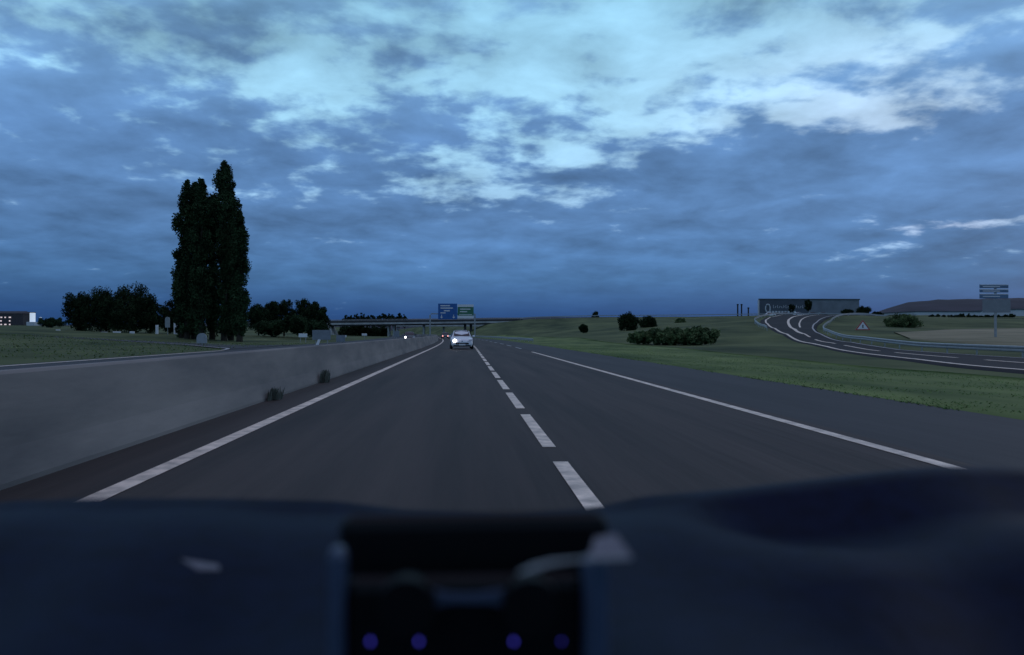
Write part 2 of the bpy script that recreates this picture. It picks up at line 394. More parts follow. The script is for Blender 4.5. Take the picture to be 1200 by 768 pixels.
rampline('slip_road_island_line', .48, .40, 108, 185, .42)
rampline('slip_road_island_edge', .66, .62, 122, 185, .25)
# left exit road branching off the far carriageway
E1 = [at(197,404,0.1)]*0
la = [hit(p, q)[:2] for p, q in ((317,407),(280,406),(240,405),(197,404.2))]; lb = [hit(p, q)[:2] for p, q in ((372,403.5),(330,402.5),(270,401.3),(197,401.5))]
ga = [np.array((-17.4, 61)), np.array((-19.5, 66)), np.array((-27, 76)), np.array((-36, 83)), np.array((-46, 88))]
gb = [np.array((-17.4, 84)), np.array((-20, 85)), np.array((-26, 87)), np.array((-34, 91)), np.array((-44, 95))]
struct(ribbon('exit_road', cr(ga, 8), cr(gb, 8), MT['shoulder'], .03, 6))
A, B = linepts([(-16.9, 57), (-19.2, 65), (-26.7, 75.2), (-35.6, 82.2), (-46, 87)], .3); struct(ribbon('exit_road_line', A, B, MT['paint2'], .05, 1, False))
A, B = linepts([(-17.2, 84.6), (-20, 85.7), (-26, 87.8), (-34, 91.8), (-44, 95.8)], .3); struct(ribbon('exit_road_far_line', A, B, MT['paint2'], .05, 1, False))
# pale field, laid over the grass on the right
fa = [hit(x, y)[:2] for x, y in ((1048,390),(1090,388),(1140,386),(1200,385),(1320,384))]
fb = [hit(x, y)[:2] for x, y in ((1066,397),(1100,400),(1150,403),(1200,405),(1320,410))]
struct(ribbon('stubble_field', cr(fb, 10), cr(fa, 10), MT['field'], .06, 14))
# mown verge strips, slightly proud of the ground
def verge(name, A, B, m, off): return struct(ribbon(name, A, B, m, off, 8))
va = [(cx(y)+7.7, y) for y in range(-20, 240, 4)]
vb = [(cx(y)+7.7+min(6.2+max(0, y-5)*.055, 10)+1.0*math.sin(y*.11)*.3, y) for y in range(-20, 240, 4)]
verge('verge', [np.array(p) for p in va], [np.array(p) for p in vb], MT['verge'], .02)

# tufts of grass: one uncountable mass
def blades(name, pts, hmin, hmax, m, wd=.02, lean=.4):
    n = len(pts); P = np.asarray(pts); a = rng.uniform(0, 2*np.pi, n); h = rng.uniform(hmin, hmax, n)
    d = np.c_[np.cos(a), np.sin(a), np.zeros(n)]*wd; l = rng.normal(0, lean, (n, 2))*h[:,None]
    v = np.stack([P-d, P+d, P+np.c_[l, h]], 1).reshape(-1, 3)
    return new(name, v.tolist(), [(3*k, 3*k+1, 3*k+2) for k in range(n)], m)
n = 30000
yy = 7+rng.random(n)**1.6*75; uu = 7.55+rng.random(n)**1.3*7.5
zz = HH(uu, yy); pts = np.c_[uu, yy, zz]
cl = np.sin(uu*1.3+np.sin(yy*.4)*2)*np.sin(yy*.7+uu*.5); pts = pts[cl > -.55*rng.random(n)-.1]
g = blades('roadside_grass', pts, .02, .06, MT['blade'], .02, 1.2); g['kind'] = 'stuff'
n = 5000
yy = 38+rng.random(n)*60; uu = -18+-rng.random(n)*30; zz = HH(uu, yy)
w_ = rng.random(n) > .2; g = blades('meadow_grass', np.c_[uu, yy, zz][w_], .04, .12, MT['verge'], .05, .8); g['kind'] = 'stuff'

# ------------------------------------------------------------------ concrete median barrier
prof = [(-.28,0),(-.28,.05),(-.20,.30),(-.09,.87),(-.06,.895),(.06,.895),(.09,.87),(.20,.30),(.28,.05),(.28,0)]
v = []; f = []; ysb = [-8+3*k for k in range(180)]; w = len(prof)
for y in ysb:
    for (a, z) in prof: v.append((cx(y)-3.80+a, y, z))
for k in range(len(ysb)-1):
    for j in range(w-1): f.append((k*w+j, k*w+j+1, (k+1)*w+j+1, (k+1)*w+j))
f += [tuple(range(w)), tuple(range((len(ysb)-1)*w, len(ysb)*w))[::-1]]
tag(new('median_barrier', v, f, MT['concrete']), 'long grey concrete median wall running beside the left edge line', 'barrier')

# weeds at the foot of the barrier
def weed(px, py, label, hgt, n):
    p = at(px, py, 10); t = 1.2/(1.2-p.z); x = p.x*t; y = 10*t
    x = -3.44; y = (x)/(ray(px, py).x/ray(px, py).y)
    P = np.array([x, y, .01])+np.c_[rng.normal(0, .05, n), rng.normal(0, .16, n), np.zeros(n)]; P[:,2] = .01
    P[:,0] = np.maximum(P[:,0], -3.48)
    v = []; f = []
    for q in P:
        h = hgt*rng.uniform(.4, 1); a = rng.uniform(0, 6.28); dx, dy = np.cos(a)*.012, np.sin(a)*.012; lx, ly = abs(rng.normal(0, .12))*h, rng.normal(0, .25)*h
        k = len(v); v += [(q[0]-dx, q[1]-dy, q[2]), (q[0]+dx, q[1]+dy, q[2]), (q[0]+lx*.5+dx, q[1]+ly*.5+dy, q[2]+h*.6), (q[0]+lx*.5-dx, q[1]+ly*.5-dy, q[2]+h*.6), (q[0]+lx, q[1]+ly, q[2]+h)]
        f += [(k, k+1, k+2, k+3), (k+3, k+2, k+4)]
    o = new('weed', v, f, MT['weed']); tag(o, label, 'weed', 'weeds at the foot of the concrete median')
weed(321, 462, 'nearer, smaller dark weed tuft at the foot of the concrete median', .24, 150)
weed(380, 445, 'farther, taller dark weed tuft at the foot of the concrete median', .34, 170)

# ------------------------------------------------------------------ trees
def leafcloud(cent, rad, per, size, flat=1.0):
    """quads scattered in clumps; cent (n,3), rad (n,)"""
    n = len(cent)*per; c = np.repeat(cent, per, 0); r = np.repeat(rad, per)
    d = rng.normal(size=(n, 3)); d /= np.linalg.norm(d, axis=1)[:,None]
    p = c+d*(r*rng.random(n)**.45)[:,None]*np.array([1, 1, flat])
    a = rng.normal(size=(n, 3)); a /= np.linalg.norm(a, axis=1)[:,None]; b = np.cross(a, rng.normal(size=(n, 3))); b /= np.linalg.norm(b, axis=1)[:,None]
    s = (size*rng.uniform(.6, 1.3, n))[:,None]
    return np.stack([p-a*s, p+b*s*.6, p+a*s, p-b*s*.6], 1).reshape(-1, 3)
def quads(name, v, m, parent):
    me = bpy.data.meshes.new(name); k = len(v)
    me.vertices.add(k); me.vertices.foreach_set('co', np.asarray(v, np.float32).ravel())
    me.loops.add(k); me.loops.foreach_set('vertex_index', np.arange(k, dtype=np.int32))
    me.polygons.add(k//4); me.polygons.foreach_set('loop_start', np.arange(0, k, 4, dtype=np.int32)); me.polygons.foreach_set('loop_total', np.full(k//4, 4, np.int32))
    me.update(calc_edges=True); me.materials.append(m)
    o = bpy.data.objects.new(name, me); COL.objects.link(o); o.parent = parent; return o
def poplar(px, pytop, Y, wpx, label, dens=1.):
    top = at(px, pytop, Y); x = top.x; g = hz(x, Y); Ht = top.z-g; rw = wpx/2*Y/FPX
    t = thing('poplar_tree', label, 'tree', (x, Y, g), 0, 'poplars beside the far carriageway')
    b = MB().tube([(0,0,-.3),(.1,0,Ht*.3),(0,.1,Ht*.7),(0,0,Ht*.97)], [.5,.36,.2,.04], 8)
    for k in range(22):
        a = rng.uniform(0, 6.28); z = rng.uniform(.1, .72)*Ht; l = rw*.6
        b.tube([(0,0,z), (math.cos(a)*l*.6, math.sin(a)*l*.6, z+l*1.2), (math.cos(a)*l*.75, math.sin(a)*l*.75, z+l*2.6)], [.1,.06,.02], 5)
    b.build('trunk', MT['bark'], t)
    cs = []; rs = []
    for k in range(int(260*dens)):
        q = rng.random()**.92; z = Ht*(.045+.955*q)
        rr = rw*min(1, .62+q*1.6)*(1-max(0, (q-.60)/.40)**2.4)**.62*(1+.14*math.sin(q*29+px)+.1*math.sin(q*61+px*2)); rr = max(rr, .5)
        a = rng.uniform(0, 6.28); s = rr*rng.random()**.4
        r = rng.uniform(.35, .8)*min(1, rr/1.2+.15)
        s = max(0, s-r*.55); cs.append((math.cos(a)*s, math.sin(a)*s, z)); rs.append(r)
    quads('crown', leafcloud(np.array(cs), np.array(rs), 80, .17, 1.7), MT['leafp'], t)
poplar(220, 214, 126, 31, 'left tall dark poplar of the roadside clump, with the flat top', 1.1)
poplar(236, 212, 123, 27, 'dark poplar between the flat-topped one and the tallest one')
poplar(263, 192, 125, 36, 'tallest dark poplar in the middle of the roadside clump', 1.25)
poplar(228, 217, 127, 26, 'dark poplar squeezed between the flat-topped one and its right neighbour', .8)
poplar(249, 232, 129, 24, 'dark poplar filling the middle of the clump, lower than both neighbours', .8)
poplar(281, 250, 121, 22, 'shortest, right-hand dark poplar of the roadside clump')
poplar(271, 232, 128, 25, 'dark poplar between the tallest and the shortest one')
poplar(213, 296, 128, 20, 'low ragged poplar on the far left side of the clump', .6)

def tree(kind, px, pytop, pybase, Y, wpx, label, group, m='leaf', nclump=90, per=110, leaf=.16, trunk=True, cat='tree', low=.0):
    p = at(px, pytop, Y); x = p.x; g = hz(x, Y) if pybase is None else at(px, pybase, Y).z
    Ht = p.z-g; rw = wpx/2*Y/FPX
    t = thing(kind, label, cat, (x, Y, g), 0, group)
    b = MB()
    if trunk:
        b.tube([(0,0,-.4),(rw*.03,0,Ht*.4),(0,0,Ht*.8)], [max(.08, Ht*.025), max(.06, Ht*.018), .03], 7)
        for k in range(7):
            a = k*.9+px; z = Ht*(.22+.07*k); b.tube([(0,0,z), (math.cos(a)*rw*.4, math.sin(a)*rw*.4, z+Ht*.1), (math.cos(a)*rw*.7, math.sin(a)*rw*.7, z+Ht*.2)], [Ht*.011+.02, .03, .012], 5)
    else:
        for k in range(6):
            a = k*1.05+px; b.tube([(0,0,-.1), (math.cos(a)*rw*.4, math.sin(a)*rw*.4, Ht*.4), (math.cos(a)*rw*.6, math.sin(a)*rw*.6, Ht*.7)], [.04, .03, .012], 5)
    b.build('trunk' if trunk else 'stems', MT['bark'], t)
    cs = []; rs = []; cr_ = min(Ht*.2, rw*.34)
    for k in range(nclump):
        d = rng.normal(size=3); d /= np.linalg.norm(d); s = rng.random()**.33
        zc = Ht*(low+(1-low)*.5); e = [d[0]*s*(rw-cr_*.6), d[1]*s*(rw-cr_*.6), zc+d[2]*s*(Ht*(1-low)*.5-cr_*.6)]
        if e[2] < zc: e[2] = max(cr_*.25, zc+(e[2]-zc)*1.15)
        bump = 1+.22*math.sin(px+d[0]*5)*math.cos(d[2]*6+px*2)
        e[0] *= bump; e[1] *= bump; cs.append(e); rs.append(cr_*rng.uniform(.5, 1.15))
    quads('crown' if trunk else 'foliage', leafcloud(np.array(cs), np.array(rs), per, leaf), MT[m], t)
GL = 'broad trees left of the poplars'
tree('broadleaf_tree', 92, 340, 391, 150, 34, 'leftmost round dark tree of the clump left of the poplars', GL, low=.02)
tree('broadleaf_tree', 118, 337, 392, 146, 50, 'wide dark tree with rounded top, second in the clump from the left', GL, nclump=140)
tree('broadleaf_tree', 157, 330, 391, 150, 54, 'highest round dark tree of the clump left of the poplars', GL, nclump=150)
tree('broadleaf_tree', 138, 346, 392, 143, 44, 'low dark tree in front of the highest round one', GL)
tree('broadleaf_tree', 176, 348, 390, 152, 34, 'dark tree at the right side of the highest round one', GL)
tree('broadleaf_tree', 199, 352, 389, 158, 26, 'small dark tree touching the left side of the poplars', GL)
GR = 'dark trees between the poplars and the bridge'
tree('broadleaf_tree', 303, 354, 392, 175, 30, 'low dark tree touching the right side of the poplars', GR)
tree('broadleaf_tree', 319, 352, 392, 180, 26, 'low dark tree, second to the right of the poplars', GR)
tree('broadleaf_tree', 333, 348, 392, 182, 26, 'round dark tree midway between poplars and bridge end', GR)
tree('broadleaf_tree', 354, 348, 393, 178, 28, 'dark tree with domed crown near the bridge end', GR)
tree('broadleaf_tree', 369, 351, 394, 175, 24, 'dark tree directly left of the bridge end', GR)
tree('broadleaf_tree', 378, 357, 395, 170, 16, 'narrow dark tree touching the left end of the bridge', GR)
tree('bush', 345, 368, 391, 160, 34, 'broad dark bush under the domed trees near the bridge', 'dark bushes by the left verge', 'leafp', trunk=False, cat='bush')
tree('bush', 318, 374, 394, 165, 40, 'low dark bush just right of the poplars under the trees', 'dark bushes by the left verge', 'leafp', trunk=False, cat='bush')
tree('bush', 372, 374, 396, 155, 32, 'dark bush behind the grey sign backs at the bridge', 'dark bushes by the left verge', 'leafp', trunk=False, cat='bush')
tree('bush', 60, 372, 384, 260, 32, 'low green bush between the lit building and the left trees', 'dark bushes by the left verge', 'leafp', trunk=False, cat='bush')
# trees beyond and under the bridge
for k, px in enumerate(range(404, 458, 7)):
    tree('broadleaf_tree', px+random.uniform(-1, 1), 381+random.uniform(-1, 2), 397, 345+random.uniform(0, 12), 17, 'dark trees seen through the left span of the bridge', 'dark trees under the left span of the bridge', nclump=40, per=40, leaf=.35)
for k, px in enumerate([406, 412, 418, 424, 431, 437, 443, 449, 455, 461, 468, 474]):
    tree('conifer_tree', px, 366+[3,2.5,1.5,0,2,1.5,2.5,0,1.6,2,0,1.5][k], 384, 430+random.uniform(0, 20), [11,8,9,10,8,9,10,9,11,12,8,7][k], 'dark pointed treetops in a row above the bridge parapet', 'row of dark treetops behind the bridge', nclump=40, per=45, leaf=.35)
# bushes on the right bank
GB = 'bushes on the right bank'
def bush(px, t, b, Y, w, lab, m='leafb', n=90): tree('bush', px, t, b, Y, w, lab, GB, m, trunk=False, cat='bush', nclump=n, leaf=.14)
bush(736, 366, 390, 170, 27, 'tall dark bush standing on the bank right of the bridge', 'leaf', 110)
bush(760, 370, 388, 185, 22, 'lower dark bush beside the tall one on the bank', 'leaf')
bush(684, 380, 390, 175, 12, 'small dark bush on the bank nearest to the bridge', 'leaf')
bush(797, 372, 383, 230, 14, 'small dark bush high on the bank')
bush(783, 384, 405, 84, 60, 'wide low bush on the grass bank left of the slip road', n=120)
bush(815, 383, 405, 83, 58, 'long dark bush on the grass bank, closest to the slip road', n=120)
bush(755, 388, 403, 86, 46, 'pale low bush at the left end of the wide ones', 'leafb')
bush(1057, 368, 388, 130, 46, 'big round bush between the warning sign and the large direction sign', 'leafb', 130)
bush(698, 364.5, 375, 326, 11, 'tiny round bush on the skyline right of the bridge', 'leaf', 40)
bush(1012, 358, 370, 330, 20, 'dark round bush at the right end of the warehouse', 'leaf')
bush(993, 362, 370, 335, 16, 'low dark bush in front of the right end of the warehouse', 'leaf')
bush(1028, 365, 371, 335, 16, 'lowest dark bush right of the warehouse', 'leaf', 50)
tree('broadleaf_tree', 928, 356, 369, 330, 8, 'small dark tree in front of the warehouse sign', 'small trees before the warehouse', nclump=40, low=.2)
tree('broadleaf_tree', 947, 349, 369, 325, 10, 'taller dark tree standing before the middle of the warehouse', 'small trees before the warehouse', nclump=50, low=.2)
for k in range(14):
    px = 1092+k*7.2
    tree('small_tree', px, 368.5+random.uniform(-1.2, 1), 374.5, 300+random.uniform(-5, 5), random.uniform(5, 9), 'small dark trees in a row before the long pale hall', 'row of small trees before the pale hall', nclump=26, per=40, leaf=.3)

# ------------------------------------------------------------------ bridge
bt = thing('road_bridge', 'low concrete road bridge crossing over the motorway', 'bridge', (0, 330, 0))
def bxz(x): return 5.0+(x+55)/75*.9
xa, xb = -58, 24
def beam(z0, z1, y0, y1, name, m):
    vs = [(xa,y0,bxz(xa)+z0),(xb,y0,bxz(xb)+z0),(xb,y1,bxz(xb)+z0),(xa,y1,bxz(xa)+z0),(xa,y0,bxz(xa)+z1),(xb,y0,bxz(xb)+z1),(xb,y1,bxz(xb)+z1),(xa,y1,bxz(xa)+z1)]
    MB().add(vs, [(3,2,1,0),(4,5,6,7),(0,1,5,4),(1,2,6,5),(2,3,7,6),(3,0,4,7)]).build(name, m, bt)
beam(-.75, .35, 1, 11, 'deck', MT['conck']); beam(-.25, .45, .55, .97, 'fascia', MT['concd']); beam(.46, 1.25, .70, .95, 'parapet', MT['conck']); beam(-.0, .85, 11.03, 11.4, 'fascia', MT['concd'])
r = MB()
for k in range(42):
    x = xa+.3+k*(xb-xa-.6)/41; MB().box((x, .8, bxz(x)+1.35), (.09, .09, 1.0)).build('parapet_post', MT['galv'], bt)

for zz_ in (1.35, 1.75): 
    r = MB(); r.tube([(xa, .8, bxz(xa)+zz_), (xb, .8, bxz(xb)+zz_)], .09, 6); r.build('rail', MT['galv'], bt)
for px in (454.5, 461, 496, 545, 552):
    x = at(px, 390, 331).x
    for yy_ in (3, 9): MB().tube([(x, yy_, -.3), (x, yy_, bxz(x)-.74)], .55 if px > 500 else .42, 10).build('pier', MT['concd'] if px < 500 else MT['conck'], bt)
MB().add([(-63,-.5,-.5),(-53,-.5,-.5),(-55.5,-.5,5),(-63,-.5,5),(-63,12,-.5),(-53,12,-.5),(-55.5,12,5),(-63,12,5)], [(0,1,2,3),(7,6,5,4),(1,5,6,2),(0,4,5,1),(3,2,6,7),(0,3,7,4)]).build('abutment', MT['concd'], bt)
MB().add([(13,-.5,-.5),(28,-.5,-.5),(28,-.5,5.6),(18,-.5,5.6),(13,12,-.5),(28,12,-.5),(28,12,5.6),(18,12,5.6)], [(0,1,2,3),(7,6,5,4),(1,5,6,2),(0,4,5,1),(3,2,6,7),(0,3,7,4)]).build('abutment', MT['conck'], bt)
# second bridge behind it
b2 = thing('road_bridge', 'second, lower pale bridge glimpsed behind the first one', 'bridge', (0, 400, 0))
x0, x1 = at(463, 380, 400).x, at(575, 380, 400).x
MB().box(((x0+x1)/2, 0, 5.1), (x1-x0, 9, .9)).build('deck', MT['concd'], b2)
for px in (466, 520, 570): MB().tube([(at(px,390,400).x, 0, -.3), (at(px,390,400).x, 0, 4.66)], .45, 8).build('pier', MT['concd'], b2)

# ------------------------------------------------------------------ guard rails
def guard(name, path, label, hgt=.72, step=4., m=MT['galv']):
    t = thing(name, label, 'guard rail'); c = [np.array(p[:2], float) for p in path]
    P = [(p[0], p[1], hz(p[0], p[1])) for p in c]; v = []; f = []
    pr = [(0,-.16),(.05,-.12),(.05,-.05),(0,0),(.05,.05),(.05,.12),(0,.16),(-.02,.16),(-.02,-.16)]
    for i, p in enumerate(P):
        d = Vector(P[min(i+1, len(P)-1)])-Vector(P[max(i-1, 0)]); nrm = Vector((-d.y, d.x, 0)).normalized()
        for a, z in pr: v.append((p[0]+nrm.x*a, p[1]+nrm.y*a, p[2]+hgt-.16+z))
    w = len(pr)
    for k in range(len(P)-1):
        for j in range(w): f.append((k*w+j, k*w+(j+1)%w, (k+1)*w+(j+1)%w, (k+1)*w+j))
    new('beam', v, f, m, t)
    last = None; n = 0
    for p in P:
        if last is None or math.dist(p[:2], last[:2]) >= step*(1 if n < 40 else 3):
            MB().box((p[0], p[1], p[2]+hgt/2-.1), (.07, .05, hgt+.1)).build('post', m, t); last = p; n += 1
    return t
path = []
for a, b in zip(A_, B_):
    d = (b-a)/np.linalg.norm(b-a); path.append(b+d*1.6)
guard('guard_rail', path[0:190], 'pale guard rail curving along the outer side of the slip road', .56)
path = [a-(b-a)/np.linalg.norm(b-a)*1.2 for a, b in zip(A_, B_)]
guard('guard_rail', path[118:196], 'guard rail along the inner side of the slip road bend', .6)
guard('guard_rail', [(cx(y)+9.0, y) for y in range(102, 330, 3)], 'guard rail at the foot of the bank leading to the bridge', .55)
guard('guard_rail', [(x, 318) for x in range(22, 135, 3)], 'guard rail on the skyline bank right of the bridge', .9)

# ------------------------------------------------------------------ sign gantry
gy = 250; gx0 = at(504, 390, gy).x; gx1 = at(556.5, 390, gy).x
gt = thing('sign_gantry', 'sign gantry over the motorway carrying one blue and one green panel', 'sign gantry', (0, gy, 0))
ztop = at(530, 366, gy).z
for x, zt in ((gx0, at(504, 369, gy).z), (gx1, at(556, 368, gy).z)): MB().box((x, 0, zt/2), (.42, .42, zt), bev=.03).build('post', MT['galv'], gt)
MB().box(((gx0+gx1)/2, .05, at(530, 368, gy).z), (gx1-gx0-.45, .3, .35)).build('crossbeam', MT['galv'], gt)
def panel(px0, py0, px1, py1, m, border, rows, arrows):
    a = at(px0, py0, gy); b = at(px1, py1, gy); w = b.x-a.x; h = a.z-b.z; cx_ = (a.x+b.x)/2; cz = (a.z+b.z)/2
    p = MB().box((cx_, -.32, cz), (w, .12, h), bev=.02).build('sign_panel', m, gt)
    q = MB()
    for (u0, v0, u1, v1) in rows:
        q.box((a.x+w*(u0+u1)/2, -.40, a.z-h*(v0+v1)/2), (w*(u1-u0), .02, h*(v1-v0)))
    for u in arrows:
        X0 = a.x+w*u; zb = b.z+h*.06; q.prism([(-.45, 0, .5), (.45, 0, .5), (0, 0, 0)], (X0, -.41, zb), (X0, -.39, zb)); q.box((X0, -.40, zb+.8), (.22, .02, .7))
    o = q.build('lettering', MT['swhite'], p); return p
panel(513.5, 356, 535.7, 374.5, MT['blue'], None, [(.12,.10,.62,.17),(.12,.25,.78,.32),(.3,.42,.62,.49),(.12,.56,.4,.62)], (.18, .82))
panel(536.2, 357, 555, 373.5, MT['green'], None, [(.0,.0,1,.18),(.1,.70,.9,.74),(.0,.80,1,1),(.15,.3,.8,.37),(.15,.48,.6,.55)], ())

# ------------------------------------------------------------------ cars
def section_car(name, label, loc, rz, paint, L_=3.95, W_=1.68, Hc=1.43, lit=(True, True), rear_lit=False, group=None):
    """hatchback built nose towards -y"""
    t = thing(name, label, 'car', loc, rz, group)
    # stations along y: (y, half width, sill z, belt z, roof z, roof half width)
    st = [(-1.96,.58,.30,.52,.55,.50),(-1.90,.72,.22,.62,.66,.60),(-1.70,.80,.20,.70,.76,.66),(-1.2,.84,.20,.80,.88,.66),(-.95,.84,.20,.84,.95,.64),
          (-.45,.84,.20,.88,1.28,.60),(-.15,.84,.20,.89,1.40,.58),(.4,.84,.20,.90,1.43,.57),(1.1,.84,.20,.92,1.39,.56),(1.55,.82,.22,.93,1.24,.55),(1.85,.78,.26,.90,1.0,.56),(1.98,.66,.34,.70,.76,.52)]
    v = []; f = []; m_ = []
    for (y, w, s, b, r, rw) in st:
        ring = [(-w*.9, s), (-w, s+.12), (-w-.01, (s+b)/2), (-w*.97, b), (-(rw+.02), r-.06), (-rw*.8, r), (0, r+.015), (rw*.8, r), (rw+.02, r-.06), (w*.97, b), (w+.01, (s+b)/2), (w, s+.12), (w*.9, s)]
        v += [(x, y, z) for x, z in ring]
    n = 13
    for k in range(len(st)-1):
        for j in range(n): f.append((k*n+j, k*n+(j+1)%n, (k+1)*n+(j+1)%n, (k+1)*n+j))
    f += [tuple(range(n)), tuple(range((len(st)-1)*n, len(st)*n))[::-1]]
    body = new('body', v, f, paint, t, smooth=False)
    # glass set 6 mm proud of the body
    def quad(nm, p, mm, off=(0,0,0), par=t): return new(nm, [Vector(q)+Vector(off) for q in p], [tuple(range(len(p)))], mm, par)
    quad('windscreen', [(-.62,-.93,.955),(.62,-.93,.955),(.52,-.17,1.385),(-.52,-.17,1.385)], MT['glass'], (0,-.015,.03))
    quad('rear_window', [(.56,1.86,.985),(-.56,1.86,.985),(-.5,1.5,1.26),(.5,1.5,1.26)], MT['glass'], (0,.03,.02))
    for s in (-1, 1):
        quad('side_window', [(s*.835,-.72,.91),(s*.835,1.45,.96),(s*.60,1.2,1.31),(s*.615,-.2,1.33)], MT['glass'], (s*.02,0,.01))
        MB().box((s*.93,-.62,.98), (.17,.12,.13), bev=.03).build('mirror', paint, t)
        lm = MB().add([(s*.40,-1.965,.56),(s*.74,-1.90,.60),(s*.80,-1.72,.74),(s*.62,-1.80,.74),(s*.40,-1.90,.66),
                       (s*.40,-1.80,.56),(s*.74,-1.72,.60),(s*.78,-1.60,.72),(s*.62,-1.66,.72),(s*.40,-1.74,.66)], [(0,1,2,3,4),(5,6,7,8,9),(0,1,6,5),(1,2,7,6),(2,3,8,7),(3,4,9,8),(4,0,5,9)])
        idx = 0 if s < 0 else 1
        h = lm.build('headlight', MT['lampoff'], t)
        if lit[idx] and not rear_lit: MB().tube([(s*.56,-1.99,.64),(s*.56,-1.90,.64)], .125, 12).build('bulb', MT['lamp'], h)
        tl = MB().box((s*.66, 1.90, .80), (.16, .10, .30), bev=.02).build('tail_light', MT['tail'] if rear_lit else MT['red'], t)
        for y in (-1.22, 1.22):
            wh = MB().tube([(s*.70, y, .30), (s*.87, y, .30)], .30, 18).build('wheel', MT['rubber'], t)
            MB().tube([(s*.86, y, .30), (s*.885, y, .30)], .19, 12).build('rim', MT['galv'], wh)
    MB().box((0,-1.955,.42), (1.0,.08,.12), bev=.02).build('grille', MT['black'], t)
    MB().box((0,-1.95,.27), (1.30,.10,.09), bev=.02).build('lower_intake', MT['black'], t)
    MB().box((0,-2.0,.34), (.50,.015,.10)).build('number_plate', MT['swhite'], t)
    MB().tube([(0,-1.985,.60),(0,-1.955,.60)], .05, 10).build('badge', MT['chrome'], t)
    MB().box((0,1.99,.55), (.50,.015,.11)).build('number_plate', MT['swhite'], t)
    return t
p = at(540.5, 410, 60)
wc = section_car('parked_car', 'white hatchback with one headlight lit, ahead in the left lane facing the camera', (at(540.5, 405, 60.5).x, 62.2, .02), R(2), MT['carw'], lit=(True, False))
wc.name = 'hatchback_car'; wc['category'] = 'car'
dk = mat('dark_car_paint', (.04, .04, .045), .35, .05, 3, spec=.5)
section_car('saloon_car', 'dark far car with two glowing lamps, beyond the white hatchback in the left lane', (at(521.8, 394, 175).x, 175, .02), R(2), dk, lit=(True, True))
section_car('oncoming_car', 'dark car with headlights lit behind the concrete median on the far carriageway', (at(480, 398, 116).x, 116, .02), R(3), dk, lit=(True, False))
for o in bpy.data.objects:
    if o.name.startswith('bulb') and o.parent.parent.name.startswith('saloon'): o.data.materials[0] = MT['tail']

# ------------------------------------------------------------------ road signs
def ground_post(px, Y): x = at(px, 390, Y).x; return x, hz(x, Y)
def backsign(px0, py0, px1, py1, Y, label, m=MT['sgrey'], legs=2, name='road_sign', face=None, post_m=MT['galv'], rows=0, group=None):
    a = at(px0, py0, Y); b = at(px1, py1, Y); w = b.x-a.x; h = a.z-b.z; x = (a.x+b.x)/2; g = hz(x, Y)
    t = thing(name, label, 'road sign', (x, Y, g), 0, group)
    MB().box((0, 0, (a.z+b.z)/2-g), (w, .06, h), bev=.015).build('panel', m, t)
    for s in ([-.32, .32] if legs == 2 else [0]):
        MB().tube([(s*w, .1, -.3), (s*w, .1, (a.z+b.z)/2-g)], .05, 8).build('post', post_m, t)
    return t
backsign(366, 387, 387.5, 398.5, 95, 'large grey rectangular sign back left of the bridge')
backsign(394, 393, 404.5, 400.8, 90, 'smaller grey sign back beside the large grey one')
backsign(461.5, 388, 468, 395.5, 130, 'small pale sign panel next to the bridge pier', legs=1)
backsign(350, 391, 360, 395.5, 120, 'small white sign in the grass below the dark bushes', MT['white'])
backsign(402, 393, 406, 395.5, 150, 'tiny white sign behind the smaller grey sign back', MT['white'], legs=1)
backsign(424, 391, 430, 393.6, 160, 'tiny white sign under the left span of the bridge', MT['white'], legs=1)
# rounded gore marker
def gore(px0, py0, px1, py1, Y, label):
    a = at(px0, py0, Y); b = at(px1, py1, Y); w = b.x-a.x; h = a.z-b.z; x = (a.x+b.x)/2; g = min(hz(x, Y), b.z)
    t = thing('gore_marker', label, 'road marker', (x, Y, g)); r = w/2; z0 = b.z-g
    pr = [(-r, 0, z0), (r, 0, z0)]+[(r*math.cos(k*math.pi/10), 0, z0+h-r+r*math.sin(k*math.pi/10)) for k in range(11)]
    MB().prism(pr, (0, -.05, 0), (0, .05, 0)).build('panel', MT['galv'], t)
    MB().tube([(0, .1, -.2), (0, .1, z0+h*.6)], .05, 8).build('post', MT['galv'], t)
gore(230.5, 390.5, 242.5, 402.5, 74, 'grey round-topped marker panel at the foot of the poplars')
gore(193.5, 371.5, 199, 384, 140, 'slim pale round-topped marker left of the poplars')
# leaning white reflector on the median
p = at(371.5, 404, 1); s = -3.80/p.x; p = at(371.5, 404, s)
t = thing('reflector_post', 'small white reflector leaning on top of the concrete median', 'reflector', (p.x, s, .892), 0)
MB().prism([(-.035, 0, 0), (.035, 0, 0), (.09, 0, .15), (.03, 0, .16)], (0, -.02, 0), (0, .02, 0)).build('panel', MT['white'], t)
MB().box((0, 0, .008), (.12, .08, .016)).build('base', MT['galv'], t)
# low white blocks by the left trees
for k, (px, w) in enumerate(((122, 7), (137, 8), (155, 5), (184, 2.5), (68, 4), (206, 4))):
    py = (390.5, 390, 390, 382.5, 388, 380)[k]; Y = (138, 138, 139, 142, 130, 150)[k]
    q = at(px, py, Y); ww = w*Y/FPX; g = min(hz(q.x, Y), q.z-.2)
    o = MB().box((0, 0, (q.z-g)/2+.1), (ww, .5, q.z-g+.2), bev=.06).build('concrete_block', MT['white']); o.location = (q.x, Y, g)
    tag(o, ('left one of two long white blocks under the left trees', 'longest white block under the left trees', 'short white block under the highest left tree', 'tiny white block beside the slim marker', 'white block in the grass right of the lit building', 'small pale block between slim marker and poplars')[k], 'concrete block', 'white blocks along the left grass')
